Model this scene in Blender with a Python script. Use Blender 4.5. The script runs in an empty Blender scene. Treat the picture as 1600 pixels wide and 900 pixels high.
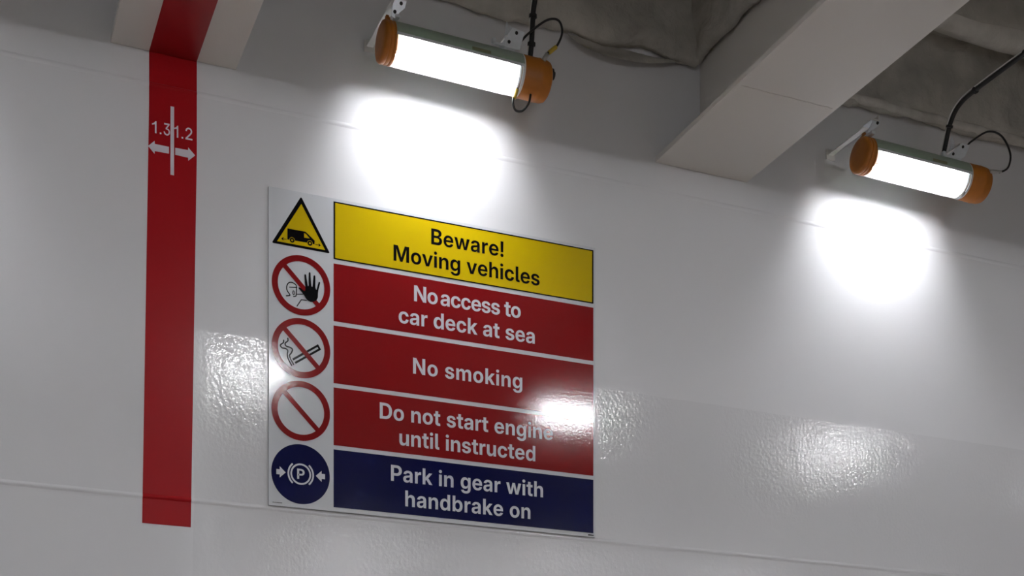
import bpy, bmesh, math, random
from mathutils import Vector, Matrix, noise
import mathutils.geometry as mgeo

# ------------------------------------------------------------------ camera, world, exposure
scene = bpy.context.scene
COL = scene.collection
PI = math.pi

cam_data = bpy.data.cameras.new('camera')
cam = bpy.data.objects.new('camera', cam_data)
COL.objects.link(cam)
cam.location = (0.0, -5.0, 1.6)
cam.rotation_euler = (PI / 2, 0.0, -math.atan2(925, 2185))     # level camera, turned right, lens shifted up
cam_data.sensor_width = 36.0
cam_data.lens = 2185.0 / 1600.0 * 36.0
cam_data.shift_y = 891.0 / 1600.0
cam_data.clip_start = 0.02
scene.camera = cam

world = bpy.data.worlds.new('world')
scene.world = world
world.use_nodes = True
wbg = world.node_tree.nodes['Background']
wbg.inputs[0].default_value = (1.0, 0.97, 0.94, 1)
wbg.inputs[1].default_value = WORLD_STRENGTH = 0.008

vs = scene.view_settings
vs.view_transform = 'Standard'
vs.look = 'None'
vs.exposure = 1.86
vs.gamma = 1.0
vs.use_curve_mapping = False
scene.cycles.use_denoising = True
scene.cycles.max_bounces = 8
scene.cycles.diffuse_bounces = 4
scene.cycles.transparent_max_bounces = 12
scene.cycles.sample_clamp_indirect = 6.0
TUBE_STRENGTH = 30.0
DECK_TUBE_STRENGTH = 80.0

# ------------------------------------------------------------------ helpers
def tag(o, label=None, cat=None, group=None, kind=None):
    if label: o['label'] = label
    if cat: o['category'] = cat
    if group: o['group'] = group
    if kind: o['kind'] = kind
    return o

def link(name, me, mat=None, parent=None, smooth=False, loc=None):
    o = bpy.data.objects.new(name, me)
    COL.objects.link(o)
    if mat and not me.materials: me.materials.append(mat)
    if parent: o.parent = parent
    if loc: o.location = loc
    if smooth:
        for p in me.polygons: p.use_smooth = True
    return o

def build(name, bm, mat, parent=None, smooth=False, loc=None, angle=None):
    bmesh.ops.recalc_face_normals(bm, faces=bm.faces)
    me = bpy.data.meshes.new(name)
    bm.to_mesh(me); bm.free()
    o = link(name, me, mat, parent, smooth, loc)
    if angle: me.set_sharp_from_angle(angle=math.radians(angle))
    return o

def empty(name, loc, label, cat, group=None):
    o = bpy.data.objects.new(name, None)
    COL.objects.link(o)
    o.location = loc
    o.empty_display_size = 0.1
    return tag(o, label, cat, group)

def box(bm, x0, x1, y0, y1, z0, z1, bevel=0.0):
    vs_ = [bm.verts.new((x, y, z)) for x in (x0, x1) for y in (y0, y1) for z in (z0, z1)]
    fs = [bm.faces.new([vs_[i] for i in f]) for f in
          ((0, 1, 3, 2), (4, 6, 7, 5), (0, 4, 5, 1), (2, 3, 7, 6), (0, 2, 6, 4), (1, 5, 7, 3))]
    if bevel:
        es = list({e for f in fs for e in f.edges})
        bmesh.ops.bevel(bm, geom=es, offset=bevel, segments=2, affect='EDGES', profile=0.5)

def smooth_path(pts, n=8):
    """Catmull-Rom through the points"""
    P = [Vector(p) for p in pts]
    P = [2 * P[0] - P[1]] + P + [2 * P[-1] - P[-2]]
    out = []
    for i in range(1, len(P) - 2):
        a, b, c, d = P[i - 1], P[i], P[i + 1], P[i + 2]
        for k in range(n):
            t = k / n
            out.append(0.5 * ((2 * b) + (c - a) * t + (2 * a - 5 * b + 4 * c - d) * t * t + (3 * b - a - 3 * c + d) * t ** 3))
    out.append(P[-2])
    return out

def tube(bm, pts, r, seg=10, caps=True):
    pts = [Vector(p) for p in pts]
    rs = r if isinstance(r, (list, tuple)) else [r] * len(pts)
    up = None; rings = []
    for i, p in enumerate(pts):
        t = (pts[min(i + 1, len(pts) - 1)] - pts[max(i - 1, 0)]).normalized()
        if up is None:
            up = t.orthogonal().normalized()
        up = (up - t * up.dot(t)).normalized()
        side = t.cross(up)
        rings.append([bm.verts.new(p + (up * math.cos(a) + side * math.sin(a)) * rs[i])
                      for a in [2 * PI * k / seg for k in range(seg)]])
    for a, b in zip(rings, rings[1:]):
        for k in range(seg):
            bm.faces.new((a[k], a[(k + 1) % seg], b[(k + 1) % seg], b[k]))
    if caps:
        bm.faces.new(rings[0][::-1]); bm.faces.new(rings[-1])

def loft(bm, prof, seg=40, squash=1.0, cap0=True, cap1=True):
    """rings about the X axis: prof = [(x, radius)], squash scales Y"""
    rings = []
    for x, r in prof:
        rings.append([bm.verts.new((x, math.cos(a) * r * squash, math.sin(a) * r)) for a in [2 * PI * k / seg for k in range(seg)]])
    for a, b in zip(rings, rings[1:]):
        for k in range(seg):
            bm.faces.new((a[k], a[(k + 1) % seg], b[(k + 1) % seg], b[k]))
    if cap0: bm.faces.new(rings[0])
    if cap1: bm.faces.new(rings[-1][::-1])

def shell(bm, x0, x1, a0, a1, ro, ri, seg=28):
    """curved strip of sheet about the X axis between two angles"""
    rows = []
    for k in range(seg + 1):
        a = a0 + (a1 - a0) * k / seg
        rows.append([bm.verts.new((x, math.cos(a) * r, math.sin(a) * r)) for x in (x0, x1) for r in (ro, ri)])
    for p, q in zip(rows, rows[1:]):
        for i, j in ((0, 2), (2, 3), (3, 1), (1, 0)):
            bm.faces.new((p[i], p[j], q[j], q[i]))
    bm.faces.new([rows[0][i] for i in (0, 1, 3, 2)]); bm.faces.new([rows[-1][i] for i in (0, 2, 3, 1)])

def plate(bm, pts, y0, y1):
    """polygon in x,z given a thickness in y"""
    a = [bm.verts.new((x, y0, z)) for x, z in pts]; b = [bm.verts.new((x, y1, z)) for x, z in pts]
    bm.faces.new(a); bm.faces.new(b[::-1])
    n = len(pts)
    for i in range(n): bm.faces.new((a[i], b[i], b[(i + 1) % n], a[(i + 1) % n]))

def winding(x, z, cs):
    w = 0
    for c in cs:
        for (x0, z0), (x1, z1) in zip(c, c[1:] + c[:1]):
            if (z0 <= z) != (z1 <= z):
                if (x1 - x0) * (z - z0) / (z1 - z0) + x0 > x: w += 1 if z1 > z0 else -1
    return w

def flat(name, groups, y, mat, parent=None, thick=0.0004, letters=False):
    """filled outlines in wall coordinates x,z, laid as a thin film with its front at y;
    letters: list of glyphs (overlapping contours merge), else contours (overlaps cut holes)"""
    bm = bmesh.new()
    for cs in (groups if letters else [groups]):
        if not cs: continue
        pts, eds = [], []
        for c in cs:
            n0 = len(pts); n = len(c)
            pts += [Vector((x * 100, z * 100)) for x, z in c]
            eds += [(n0 + i, n0 + (i + 1) % n) for i in range(n)]
        V, E, F = mgeo.delaunay_2d_cdt(pts, eds, [], 0, 1e-5)[:3]
        used = {}
        for f in F:
            cx = sum(V[i].x for i in f) / len(f) / 100; cz = sum(V[i].y for i in f) / len(f) / 100
            w = winding(cx, cz, cs)
            if (w == 0) if letters else (w % 2 == 0): continue
            try: bm.faces.new([used.setdefault(i, None) or used.__setitem__(i, bm.verts.new((V[i].x / 100, y, V[i].y / 100))) or used[i] for i in f])
            except ValueError: pass
    bmesh.ops.recalc_face_normals(bm, faces=bm.faces)
    for f in bm.faces:
        if f.normal.y > 0: f.normal_flip()
    front = list(bm.faces)
    ext = bmesh.ops.extrude_face_region(bm, geom=front, use_keep_orig=True)
    for v in ext['geom']:
        if isinstance(v, bmesh.types.BMVert): v.co.y = y + thick
    me = bpy.data.meshes.new(name)
    bmesh.ops.recalc_face_normals(bm, faces=bm.faces)
    bm.to_mesh(me); bm.free()
    return link(name, me, mat, parent)

def circle(cx, cz, r, n=64, a0=0, a1=2 * PI):
    return [(cx + r * math.cos(a0 + (a1 - a0) * k / n), cz + r * math.sin(a0 + (a1 - a0) * k / n)) for k in range(n)]

def arc_band(cx, cz, r0, r1, a0, a1, n=20):
    A = [a0 + (a1 - a0) * k / n for k in range(n + 1)]
    return [(cx + r1 * math.cos(a), cz + r1 * math.sin(a)) for a in A] + [(cx + r0 * math.cos(a), cz + r0 * math.sin(a)) for a in A[::-1]]

def stroke(pts, w, round_=True, sm=0):
    """outline of a line of width w through the points (x,z)"""
    if sm: pts = [(p.x, p.y) for p in smooth_path([(x, z, 0) for x, z in pts], sm)]
    L, R = [], []
    for i, (x, z) in enumerate(pts):
        a = Vector(pts[max(i - 1, 0)]); b = Vector(pts[min(i + 1, len(pts) - 1)])
        t = (b - a).normalized(); n = Vector((-t.y, t.x)) * w / 2
        L.append((x + n.x, z + n.y)); R.append((x - n.x, z - n.y))
    if not round_: return L + R[::-1]
    def capr(c, d):
        a = math.atan2(d.y, d.x)
        return [(c[0] + w / 2 * math.cos(a - PI / 2 * 1 + PI * k / 8), c[1] + w / 2 * math.sin(a - PI / 2 + PI * k / 8)) for k in range(1, 8)]
    d1 = Vector(pts[-1]) - Vector(pts[-2]); d0 = Vector(pts[0]) - Vector(pts[1])
    return R + capr(pts[-1], d1) + L[::-1] + capr(pts[0], d0)

def round_poly(pts, r, n=5):
    out = []
    m = len(pts)
    for i in range(m):
        p, a, b = Vector(pts[i]), Vector(pts[i - 1]), Vector(pts[(i + 1) % m])
        u, v = (a - p).normalized(), (b - p).normalized()
        d = min(r, (a - p).length * .45, (b - p).length * .45)
        for k in range(n + 1):
            t = k / n
            q = (1 - t) ** 2 * (p + u * d) + 2 * t * (1 - t) * p + t * t * (p + v * d)
            out.append((q.x, q.y))
    return out

# ------------------------------------------------------------------ materials
def material(name, col, rough=0.5, metal=0.0, spec=0.5, noise_amt=0.0, noise_scale=20.0, bump=0.0, bump_scale=80.0, coat=0.0):
    m = bpy.data.materials.new(name); m.use_nodes = True
    nt = m.node_tree; b = nt.nodes['Principled BSDF']
    b.inputs['Base Color'].default_value = (*col, 1)
    b.inputs['Roughness'].default_value = rough
    b.inputs['Metallic'].default_value = metal
    b.inputs['Specular IOR Level'].default_value = spec
    b.inputs['Coat Weight'].default_value = coat
    tc = nt.nodes.new('ShaderNodeTexCoord')
    if noise_amt:
        nz = nt.nodes.new('ShaderNodeTexNoise'); nz.inputs['Scale'].default_value = noise_scale; nz.inputs['Detail'].default_value = 5
        nt.links.new(tc.outputs['Object'], nz.inputs['Vector'])
        mr = nt.nodes.new('ShaderNodeMapRange'); mr.inputs[1].default_value = 0.3; mr.inputs[2].default_value = 0.7
        mr.inputs[3].default_value = 1 - noise_amt; mr.inputs[4].default_value = 1 + noise_amt * 0.5
        nt.links.new(nz.outputs['Fac'], mr.inputs[0])
        mx = nt.nodes.new('ShaderNodeVectorMath'); mx.operation = 'SCALE'; mx.inputs[0].default_value = col
        nt.links.new(mr.outputs[0], mx.inputs['Scale']); nt.links.new(mx.outputs[0], b.inputs['Base Color'])
    if bump:
        nz = nt.nodes.new('ShaderNodeTexNoise'); nz.inputs['Scale'].default_value = bump_scale; nz.inputs['Detail'].default_value = 3
        nt.links.new(tc.outputs['Object'], nz.inputs['Vector'])
        bp = nt.nodes.new('ShaderNodeBump'); bp.inputs['Strength'].default_value = 1.0; bp.inputs['Distance'].default_value = bump
        nt.links.new(nz.outputs['Fac'], bp.inputs['Height']); nt.links.new(bp.outputs[0], b.inputs['Normal'])
    return m

def wall_paint(name, col, edge=3.475):
    """two coats of ship's paint: satin above the paint edge, glossier and orange-peeled below it"""
    m = material(name, col)
    nt = m.node_tree; b = nt.nodes['Principled BSDF']; N = nt.nodes.new; Lk = nt.links.new
    geo = N('ShaderNodeNewGeometry'); sep = N('ShaderNodeSeparateXYZ'); Lk(geo.outputs['Position'], sep.inputs[0])
    wob = N('ShaderNodeTexNoise'); wob.inputs['Scale'].default_value = 4.0
    Lk(geo.outputs['Position'], wob.inputs['Vector'])
    ad = N('ShaderNodeMath'); ad.operation = 'MULTIPLY_ADD'; ad.inputs[1].default_value = 0.012
    Lk(wob.outputs['Fac'], ad.inputs[0]); Lk(sep.outputs['Z'], ad.inputs[2])
    lo = N('ShaderNodeMapRange'); lo.inputs[1].default_value = edge + .004; lo.inputs[2].default_value = edge + .010
    lo.inputs[3].default_value = 1; lo.inputs[4].default_value = 0
    Lk(ad.outputs[0], lo.inputs[0])
    sx = N('ShaderNodeMapRange'); sx.interpolation_type = 'SMOOTHSTEP'; sx.inputs[1].default_value = .72; sx.inputs[2].default_value = 1.02      # the glossy coat fades out behind the red stripe
    Lk(sep.outputs['X'], sx.inputs[0])
    lm = N('ShaderNodeMath'); lm.operation = 'MULTIPLY'; Lk(lo.outputs[0], lm.inputs[0]); Lk(sx.outputs[0], lm.inputs[1])
    lo = lm
    # patchy gloss
    big = N('ShaderNodeTexNoise'); big.inputs['Scale'].default_value = 2.3; big.inputs['Detail'].default_value = 3
    Lk(geo.outputs['Position'], big.inputs['Vector'])
    r1 = N('ShaderNodeMapRange'); r1.inputs[1].default_value = .35; r1.inputs[2].default_value = .65
    r1.inputs[3].default_value = .10; r1.inputs[4].default_value = .14
    Lk(big.outputs['Fac'], r1.inputs[0])
    mx = N('ShaderNodeMix'); mx.inputs['A'].default_value = .5
    Lk(lo.outputs[0], mx.inputs['Factor']); Lk(r1.outputs[0], mx.inputs['B']); Lk(mx.outputs['Result'], b.inputs['Roughness'])
    # orange peel, with some runs in the paint
    peel = N('ShaderNodeTexNoise'); peel.inputs['Scale'].default_value = 72; peel.inputs['Detail'].default_value = 2
    mp = N('ShaderNodeMapping'); mp.inputs['Scale'].default_value = (1, 1, .8)
    Lk(geo.outputs['Position'], mp.inputs['Vector']); Lk(mp.outputs[0], peel.inputs['Vector'])
    runs = N('ShaderNodeTexNoise'); runs.inputs['Scale'].default_value = 11; runs.inputs['Detail'].default_value = 3
    mp2 = N('ShaderNodeMapping'); mp2.inputs['Scale'].default_value = (1, 1, .3)
    Lk(geo.outputs['Position'], mp2.inputs['Vector']); Lk(mp2.outputs[0], runs.inputs['Vector'])
    hs = N('ShaderNodeMath'); hs.operation = 'MULTIPLY_ADD'; hs.inputs[1].default_value = 1.5
    Lk(runs.outputs['Fac'], hs.inputs[0]); Lk(peel.outputs['Fac'], hs.inputs[2])
    st = N('ShaderNodeMapRange'); st.inputs[3].default_value = .0001; st.inputs[4].default_value = .0009
    Lk(lo.outputs[0], st.inputs[0])
    bp = N('ShaderNodeBump'); bp.inputs['Strength'].default_value = 1.0
    Lk(st.outputs[0], bp.inputs['Distance']); Lk(hs.outputs[0], bp.inputs['Height']); Lk(bp.outputs[0], b.inputs['Normal'])
    return m

M = {}
M['wall'] = wall_paint('white_ship_paint', (.72, .722, .742))
M['beam'] = material('white_beam_paint', (.77, .745, .71), .45, bump=.0004, bump_scale=60)
M['red'] = material('red_band_paint', (.36, .008, .012), .30, spec=.10, bump=.0002, bump_scale=60)
M['beam_red'] = material('red_beam_paint', (.34, .008, .012), .4)
M['mark'] = material('white_marking_paint', (.72, .68, .74), .5)
M['deckhead'] = material('deckhead_paint', (.5, .5, .49), .6)
M['deck'] = material('deck_paint', (.38, .33, .28), .5, noise_amt=.12, noise_scale=3, bump=.002, bump_scale=90)
M['quilt'] = material('insulation_cloth', (.47, .45, .41), .9, spec=.15, noise_amt=.22, noise_scale=7, bump=.010, bump_scale=24)
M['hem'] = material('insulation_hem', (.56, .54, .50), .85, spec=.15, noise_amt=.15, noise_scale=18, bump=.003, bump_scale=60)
M['wrap'] = material('bounce_lit_cloth', (.62, .60, .56), .8, spec=.2, noise_amt=.12, noise_scale=14, bump=.003, bump_scale=50)  # lighter than the quilt: floor bounce light put into the colour
M['orange'] = material('orange_plastic', (.50, .165, .018), .42, noise_amt=.12, noise_scale=30)
M['white_plastic'] = material('white_plastic', (.8, .8, .8), .4)
M['reflector'] = material('reflector_enamel', (.88, .89, .9), .35)
M['steel'] = material('white_coated_steel', (.80, .84, .88), .32, metal=.45, noise_amt=.05, noise_scale=60)
M['arm'] = material('white_arm_paint', (.80, .79, .77), .5)
M['zinc'] = material('zinc_fitting', (.6, .6, .58), .35, metal=.8)
M['black'] = material('black_rubber', (.012, .012, .013), .45)
M['ferrule'] = material('yellow_ferrule', (.62, .43, .06), .4)
M['sticker'] = material('faded_rating_label', (.22, .22, .13), .6)
M['board'] = material('sign_board', (.66, .68, .71), .085, bump=.00016, bump_scale=120)
M['sign_yellow'] = material('sign_yellow', (.62, .45, .004), .085, bump=.00016, bump_scale=120)
M['sign_red'] = material('sign_red', (.235, .007, .009), .085, bump=.00016, bump_scale=120)
M['sign_blue'] = material('sign_blue', (.002, .004, .052), .085, bump=.00016, bump_scale=120)
M['sign_black'] = material('sign_black', (.004, .004, .005), .12, spec=.2)
M['sign_white'] = material('sign_white', (.68, .69, .74), .12, spec=.3)

def housing_material():
    m = bpy.data.materials.new('green_grp'); m.use_nodes = True
    nt = m.node_tree; b = nt.nodes['Principled BSDF']; out = nt.nodes['Material Output']
    b.inputs['Base Color'].default_value = (.36, .43, .36, 1); b.inputs['Roughness'].default_value = .45
    t = nt.nodes.new('ShaderNodeBsdfTranslucent'); t.inputs[0].default_value = (.16, .42, .17, 1)
    mx = nt.nodes.new('ShaderNodeMixShader'); mx.inputs[0].default_value = .045
    nt.links.new(b.outputs[0], mx.inputs[1]); nt.links.new(t.outputs[0], mx.inputs[2]); nt.links.new(mx.outputs[0], out.inputs[0])
    return m
M['housing'] = housing_material()

def clear_cover():
    m = bpy.data.materials.new('clear_polycarbonate'); m.use_nodes = True
    nt = m.node_tree; out = nt.nodes['Material Output']; nt.nodes.remove(nt.nodes['Principled BSDF'])
    tr = nt.nodes.new('ShaderNodeBsdfTransparent'); tr.inputs[0].default_value = (.97, .98, .99, 1)
    gl = nt.nodes.new('ShaderNodeBsdfGlossy'); gl.inputs['Roughness'].default_value = .08
    fr = nt.nodes.new('ShaderNodeFresnel'); fr.inputs[0].default_value = 1.4
    mx = nt.nodes.new('ShaderNodeMixShader')
    nt.links.new(fr.outputs[0], mx.inputs[0]); nt.links.new(tr.outputs[0], mx.inputs[1]); nt.links.new(gl.outputs[0], mx.inputs[2])
    df = nt.nodes.new('ShaderNodeBsdfTranslucent'); df.inputs[0].default_value = (.95, .96, .97, 1)
    m2 = nt.nodes.new('ShaderNodeMixShader'); m2.inputs[0].default_value = .08
    nt.links.new(mx.outputs[0], m2.inputs[1]); nt.links.new(df.outputs[0], m2.inputs[2]); nt.links.new(m2.outputs[0], out.inputs[0])
    return m
M['clear'] = clear_cover()

def glow(name, col, s):
    m = bpy.data.materials.new(name); m.use_nodes = True
    nt = m.node_tree; out = nt.nodes['Material Output']; nt.nodes.remove(nt.nodes['Principled BSDF'])
    e = nt.nodes.new('ShaderNodeEmission'); e.inputs[0].default_value = (*col, 1); e.inputs[1].default_value = s
    nt.links.new(e.outputs[0], out.inputs[0])
    return m
M['tube'] = glow('lit_fluorescent_tube', (1.0, .985, 1.0), TUBE_STRENGTH)
M['deck_tube'] = glow('lit_deck_tube', (1.0, .985, 1.0), DECK_TUBE_STRENGTH)

# ------------------------------------------------------------------ setting
X0, X1, YB, HC = -6.5, 13.5, -20.0, 5.80
bm = bmesh.new(); box(bm, X0, X1, 0, .05, 0, HC)
tag(build('wall_front', bm, M['wall']), 'white painted steel bulkhead with welded seams', kind='structure')
bm = bmesh.new(); box(bm, X0, X1, YB, .05, -.05, 0)
tag(build('floor', bm, M['deck']), 'grey painted car deck', kind='structure')
bm = bmesh.new(); box(bm, X0, X1, YB, .05, HC, HC + .05)
tag(build('ceiling', bm, M['deckhead']), 'steel deckhead above the beams', kind='structure')

SEAMS = (4.310, 2.866)
def seam_h(z):                       # height of the weld bead above the plate
    return max([.0028 * max(0, 1 - ((z - s) / .007) ** 2) for s in SEAMS])
for i, s in enumerate(SEAMS):
    bm = bmesh.new(); prof = [(-.011, 0), (-.007, .0008), (-.004, .0024), (0, .003), (.004, .0024), (.007, .0008), (.011, 0)]
    rows = []
    n = 460
    for k in range(n + 1):
        x = X0 + (X1 - X0) * k / n
        dz = .0016 * noise.noise((x * 9, i * 7.0, 0)); sc = (.8, .9)[i] * (1 + .5 * noise.noise((x * 14, 3.0 + i, 1.0)))
        rows.append([bm.verts.new((x, -h * sc + .0002, s + z + dz)) for z, h in prof])
    for a, b in zip(rows, rows[1:]):
        for j in range(len(prof) - 1): bm.faces.new((a[j], a[j + 1], b[j + 1], b[j]))
    tag(build('trim_%d' % (i + 1), bm, M['wall'], smooth=True),
        ('upper', 'lower')[i] + ' horizontal weld seam across the white bulkhead', kind='structure')

# ------------------------------------------------------------------ beams and insulation quilts, one bay every 2.07 m
PITCH, BX, BZ = 2.07, 0.825, 4.424
BEAM_LABEL = {
    0: 'white ceiling beam with a red band along its underside, above the red wall stripe',
    1: 'plain white ceiling beam between the two orange-capped lamps',
}
def beam(k):
    x = BX + PITCH * k + (0.07 if k == 1 else 0.07 if k > 1 else 0)
    t = empty('ceiling_beam', (x, 0, BZ), BEAM_LABEL.get(k, 'white ceiling beam beyond the edge of the view'), 'beam', 'ceiling beams')
    bm = bmesh.new(); box(bm, -.2175, .2175, YB + .05, 0, 0, .022, .0015); build('flange', bm, M['beam'], t)
    bm = bmesh.new(); box(bm, -.009, .009, YB + .05, -.002, .022, HC - BZ - .001); build('web', bm, M['beam'], t)
    if k == 0:
        bm = bmesh.new(); box(bm, -.087, .078, YB + .05, 0, -.0012, 0)
        build('red_band', bm, M['beam_red'], t)['label'] = 'red painted band on the white beam underside'
    for y in (-.62, -2.9):
        bm = bmesh.new()
        path = [(-.2 + .4 * q / 30, y + .004 * noise.noise((q * .7, y, k)), -.0002) for q in range(31)]
        tube(bm, path, .0018, 8); build('weld_seam', bm, M['beam'], t, smooth=True)
    return x
beam_x = {k: beam(k) for k in range(-1, 4)}

def quilt(k, label):
    xa, xb = beam_x[k] + .012, beam_x[k + 1] - .012
    t = empty('insulation_quilt', ((xa + xb) / 2, 0, 4.85), label, 'insulation', 'padded insulation quilts')
    ox = (xa + xb) / 2
    thick = .05
    # profile of the lining against the bulkhead, hem, face, ledge, riser, deckhead
    P = [(-.004, 4.862), (-.022, 4.848), (-.042, 4.850), (-.052, 4.866)]
    P += [(-.055, 4.866 + (5.225 - 4.866) * q / 16) for q in range(1, 17)]
    P += [(-.062, 5.238)] + [(-.066 - .085 * (1 - math.cos(PI * q / 8)), 5.236 - .035 * math.sin(PI * q / 8)) for q in range(9)] + [(-.236, 5.275)]
    P += [(-.236, 5.275 + .45 * q / 14) for q in range(1, 15)] + [(-.25, 5.742)] + [(-.26 - 2.4 * q / 30, 5.750) for q in range(31)]
    nx = 110
    bm = bmesh.new(); rows = []
    for i in range(nx + 1):
        x = xa + .03 + (xb - xa - .06) * i / nx
        e = min(x - xa, xb - x)
        row = []
        for j, (y, z) in enumerate(P):
            v = Vector((x * 3.1, y * 3.1 + 5 * k, z * 3.1))
            d = .026 * noise.noise(v) + .020 * noise.noise(v * 3.2) + .010 * (1 - 2 * abs(noise.noise(v * 6)))
            # tucked seams every ~0.5 m
            q = abs(((x * 1.9 + .13 * noise.noise((z * 3, k, 0))) % 1) - .5) * 2
            d -= .010 * math.exp(-(1 - q) / .06)
            d *= min(1, e / .06)
            if j < 4: dy, dz = .4 * d, .9 * d
            elif j < 21: dy, dz = -max(-.035, d), .2 * d
            elif j < 31: dy, dz = -.3 * d, .3 * d
            elif j < 46: dy, dz = -d, .2 * d
            else: dy, dz = 0, -abs(d)
            sag = -.010 * (1 + noise.noise((x * 5, 2, k))) if j < 5 else 0
            row.append(bm.verts.new((x - ox, min(y + dy, -.003), z + dz + sag - 4.85)))
        rows.append(row)
    for a, b in zip(rows, rows[1:]):
        for j in range(len(P) - 1): bm.faces.new((a[j], a[j + 1], b[j + 1], b[j]))
    build('wall_lining', bm, M['quilt'], t, smooth=True)
    # linings on the beam webs
    for side in (0, 1):
        sx = xa if side == 0 else xb; sg = 1 if side == 0 else -1
        prof = [(.003, 4.868), (.018, 4.850), (.036, 4.852), (.047, 4.868)] + [(.05, 4.868 + .87 * q / 24) for q in range(1, 25)]
        bm = bmesh.new(); rows = []
        for i in range(91):
            y = -.03 - 2.6 * (i / 90) ** 1.3
            row = []
            for j, (w, z) in enumerate(prof):
                v = Vector((k * 4 + side, y * 3.4, z * 3.4))
                d = .016 * noise.noise(v) + .018 * noise.noise(v * 3) + .008 * (1 - 2 * abs(noise.noise(v * 6)))
                q = abs(((y * 2.1) % 1) - .5) * 2
                d -= .008 * math.exp(-(1 - q) / .06)
                row.append(bm.verts.new((sx + sg * max(.002, w + (d if j > 2 else d * .4)) - ox, y, z + .5 * d - 4.85)))
            rows.append(row)
        for a, b in zip(rows, rows[1:]):
            for j in range(len(prof) - 1): bm.faces.new((a[j], a[j + 1], b[j + 1], b[j]))
        build('beam_lining', bm, M['quilt'], t, smooth=True)
    return t, ox, xa, xb

QUILT_LABEL = {0: 'grey padded insulation with a drooping edge above the left lamp and big sign',
               1: 'grey padded insulation with a pale rolled hem above the right lamp'}
for k in range(-1, 3):
    t, ox, xa, xb = quilt(k, QUILT_LABEL.get(k, 'grey padded insulation beyond the edge of the view'))
    if k == 1:          # pale rolled hem
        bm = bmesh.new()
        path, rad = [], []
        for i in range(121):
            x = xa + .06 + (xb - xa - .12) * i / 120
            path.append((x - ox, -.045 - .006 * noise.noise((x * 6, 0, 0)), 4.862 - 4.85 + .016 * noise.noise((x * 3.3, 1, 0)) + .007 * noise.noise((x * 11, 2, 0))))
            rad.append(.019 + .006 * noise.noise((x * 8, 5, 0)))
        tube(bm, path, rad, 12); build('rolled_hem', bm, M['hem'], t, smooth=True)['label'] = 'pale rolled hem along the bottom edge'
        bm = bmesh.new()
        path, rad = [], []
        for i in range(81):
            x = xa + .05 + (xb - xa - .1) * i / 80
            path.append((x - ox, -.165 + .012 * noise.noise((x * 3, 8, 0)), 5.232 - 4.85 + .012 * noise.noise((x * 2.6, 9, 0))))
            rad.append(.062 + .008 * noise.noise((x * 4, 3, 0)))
        tube(bm, path, rad, 14); build('wrapped_stiffener', bm, M['wrap'], t, smooth=True)['label'] = 'wrapped roll along the top, bounce light put into its colour'
    if k == 0:          # edge come loose and drooping near the beam
        bm = bmesh.new(); rows = []
        xs0, xs1 = 2.33, 2.86
        for i in range(41):
            u = i / 40; x = xs0 + (xs1 - xs0) * u
            s = .066 * math.sin(PI * u ** .75) ** .9 + .004
            zt = 4.85 - .004
            rows.append([bm.verts.new((x - ox, -.012 - .030 * v - .006 * math.sin(5 * v + 7 * u), zt - s * v + .002 * noise.noise((x * 20, v, 0)) - 4.85)) for v in [q / 6 for q in range(7)]])
        for a, b in zip(rows, rows[1:]):
            for j in range(6): bm.faces.new((a[j], a[j + 1], b[j + 1], b[j]))
        build('loose_flap', bm, M['quilt'], t, smooth=True)

# ------------------------------------------------------------------ red stripe with its zone markings
t = empty('red_stripe', (.81, 0, 2.771), 'red painted vertical stripe on the wall marked 1.3 and 1.2 with two arrows', 'stripe')
bm = bmesh.new(); rows = []
zs = sorted({2.771 + (BZ - 2.771 - .0005) * i / 60 for i in range(61)} | {s + d * .001 for s in SEAMS for d in range(-12, 13, 2)})
for z in zs:
    u = (z - 2.771) / (BZ - 2.771)
    xl, xr = .7141 + (.738 - .7141) * min(1, u * 1.12), .8822 + (.9035 - .8822) * min(1, u * 1.25)
    y = -(seam_h(z) * 1.25 + .0012)
    rows.append([bm.verts.new((x - .81, y, z - 2.771)) for x in (xl, (xl + xr) / 2, xr)])
for a, b in zip(rows, rows[1:]):
    for j in range(2): bm.faces.new((a[j], a[j + 1], b[j + 1], b[j]))
ext = bmesh.ops.extrude_face_region(bm, geom=bm.faces[:])
for v in ext['geom']:
    if isinstance(v, bmesh.types.BMVert): v.co.y = -.0002
build('paint_band', bm, M['red'], t)
def loc(cs, cx=.81, cz=2.771): return [[(x - cx, z - cz) for x, z in c] for c in cs]
YM = -.0018
flat('divider_line', loc([[(.8112, 4.0045), (.8236, 4.0045), (.8240, 4.2455), (.8116, 4.2455)]]), YM, M['mark'], t)
flat('arrow_marking', loc([[(.7345, 4.0905), (.7565, 4.1126), (.7572, 4.1020), (.8062, 4.1014), (.8062, 4.0776), (.7572, 4.0770), (.7565, 4.0672)]]), YM, M['mark'], t)
flat('arrow_marking', loc([[(.8277, 4.1024), (.8728, 4.1031), (.8734, 4.1124), (.8975, 4.0890), (.8734, 4.0657), (.8728, 4.0763), (.8277, 4.0779)]]), YM, M['mark'], t)

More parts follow.
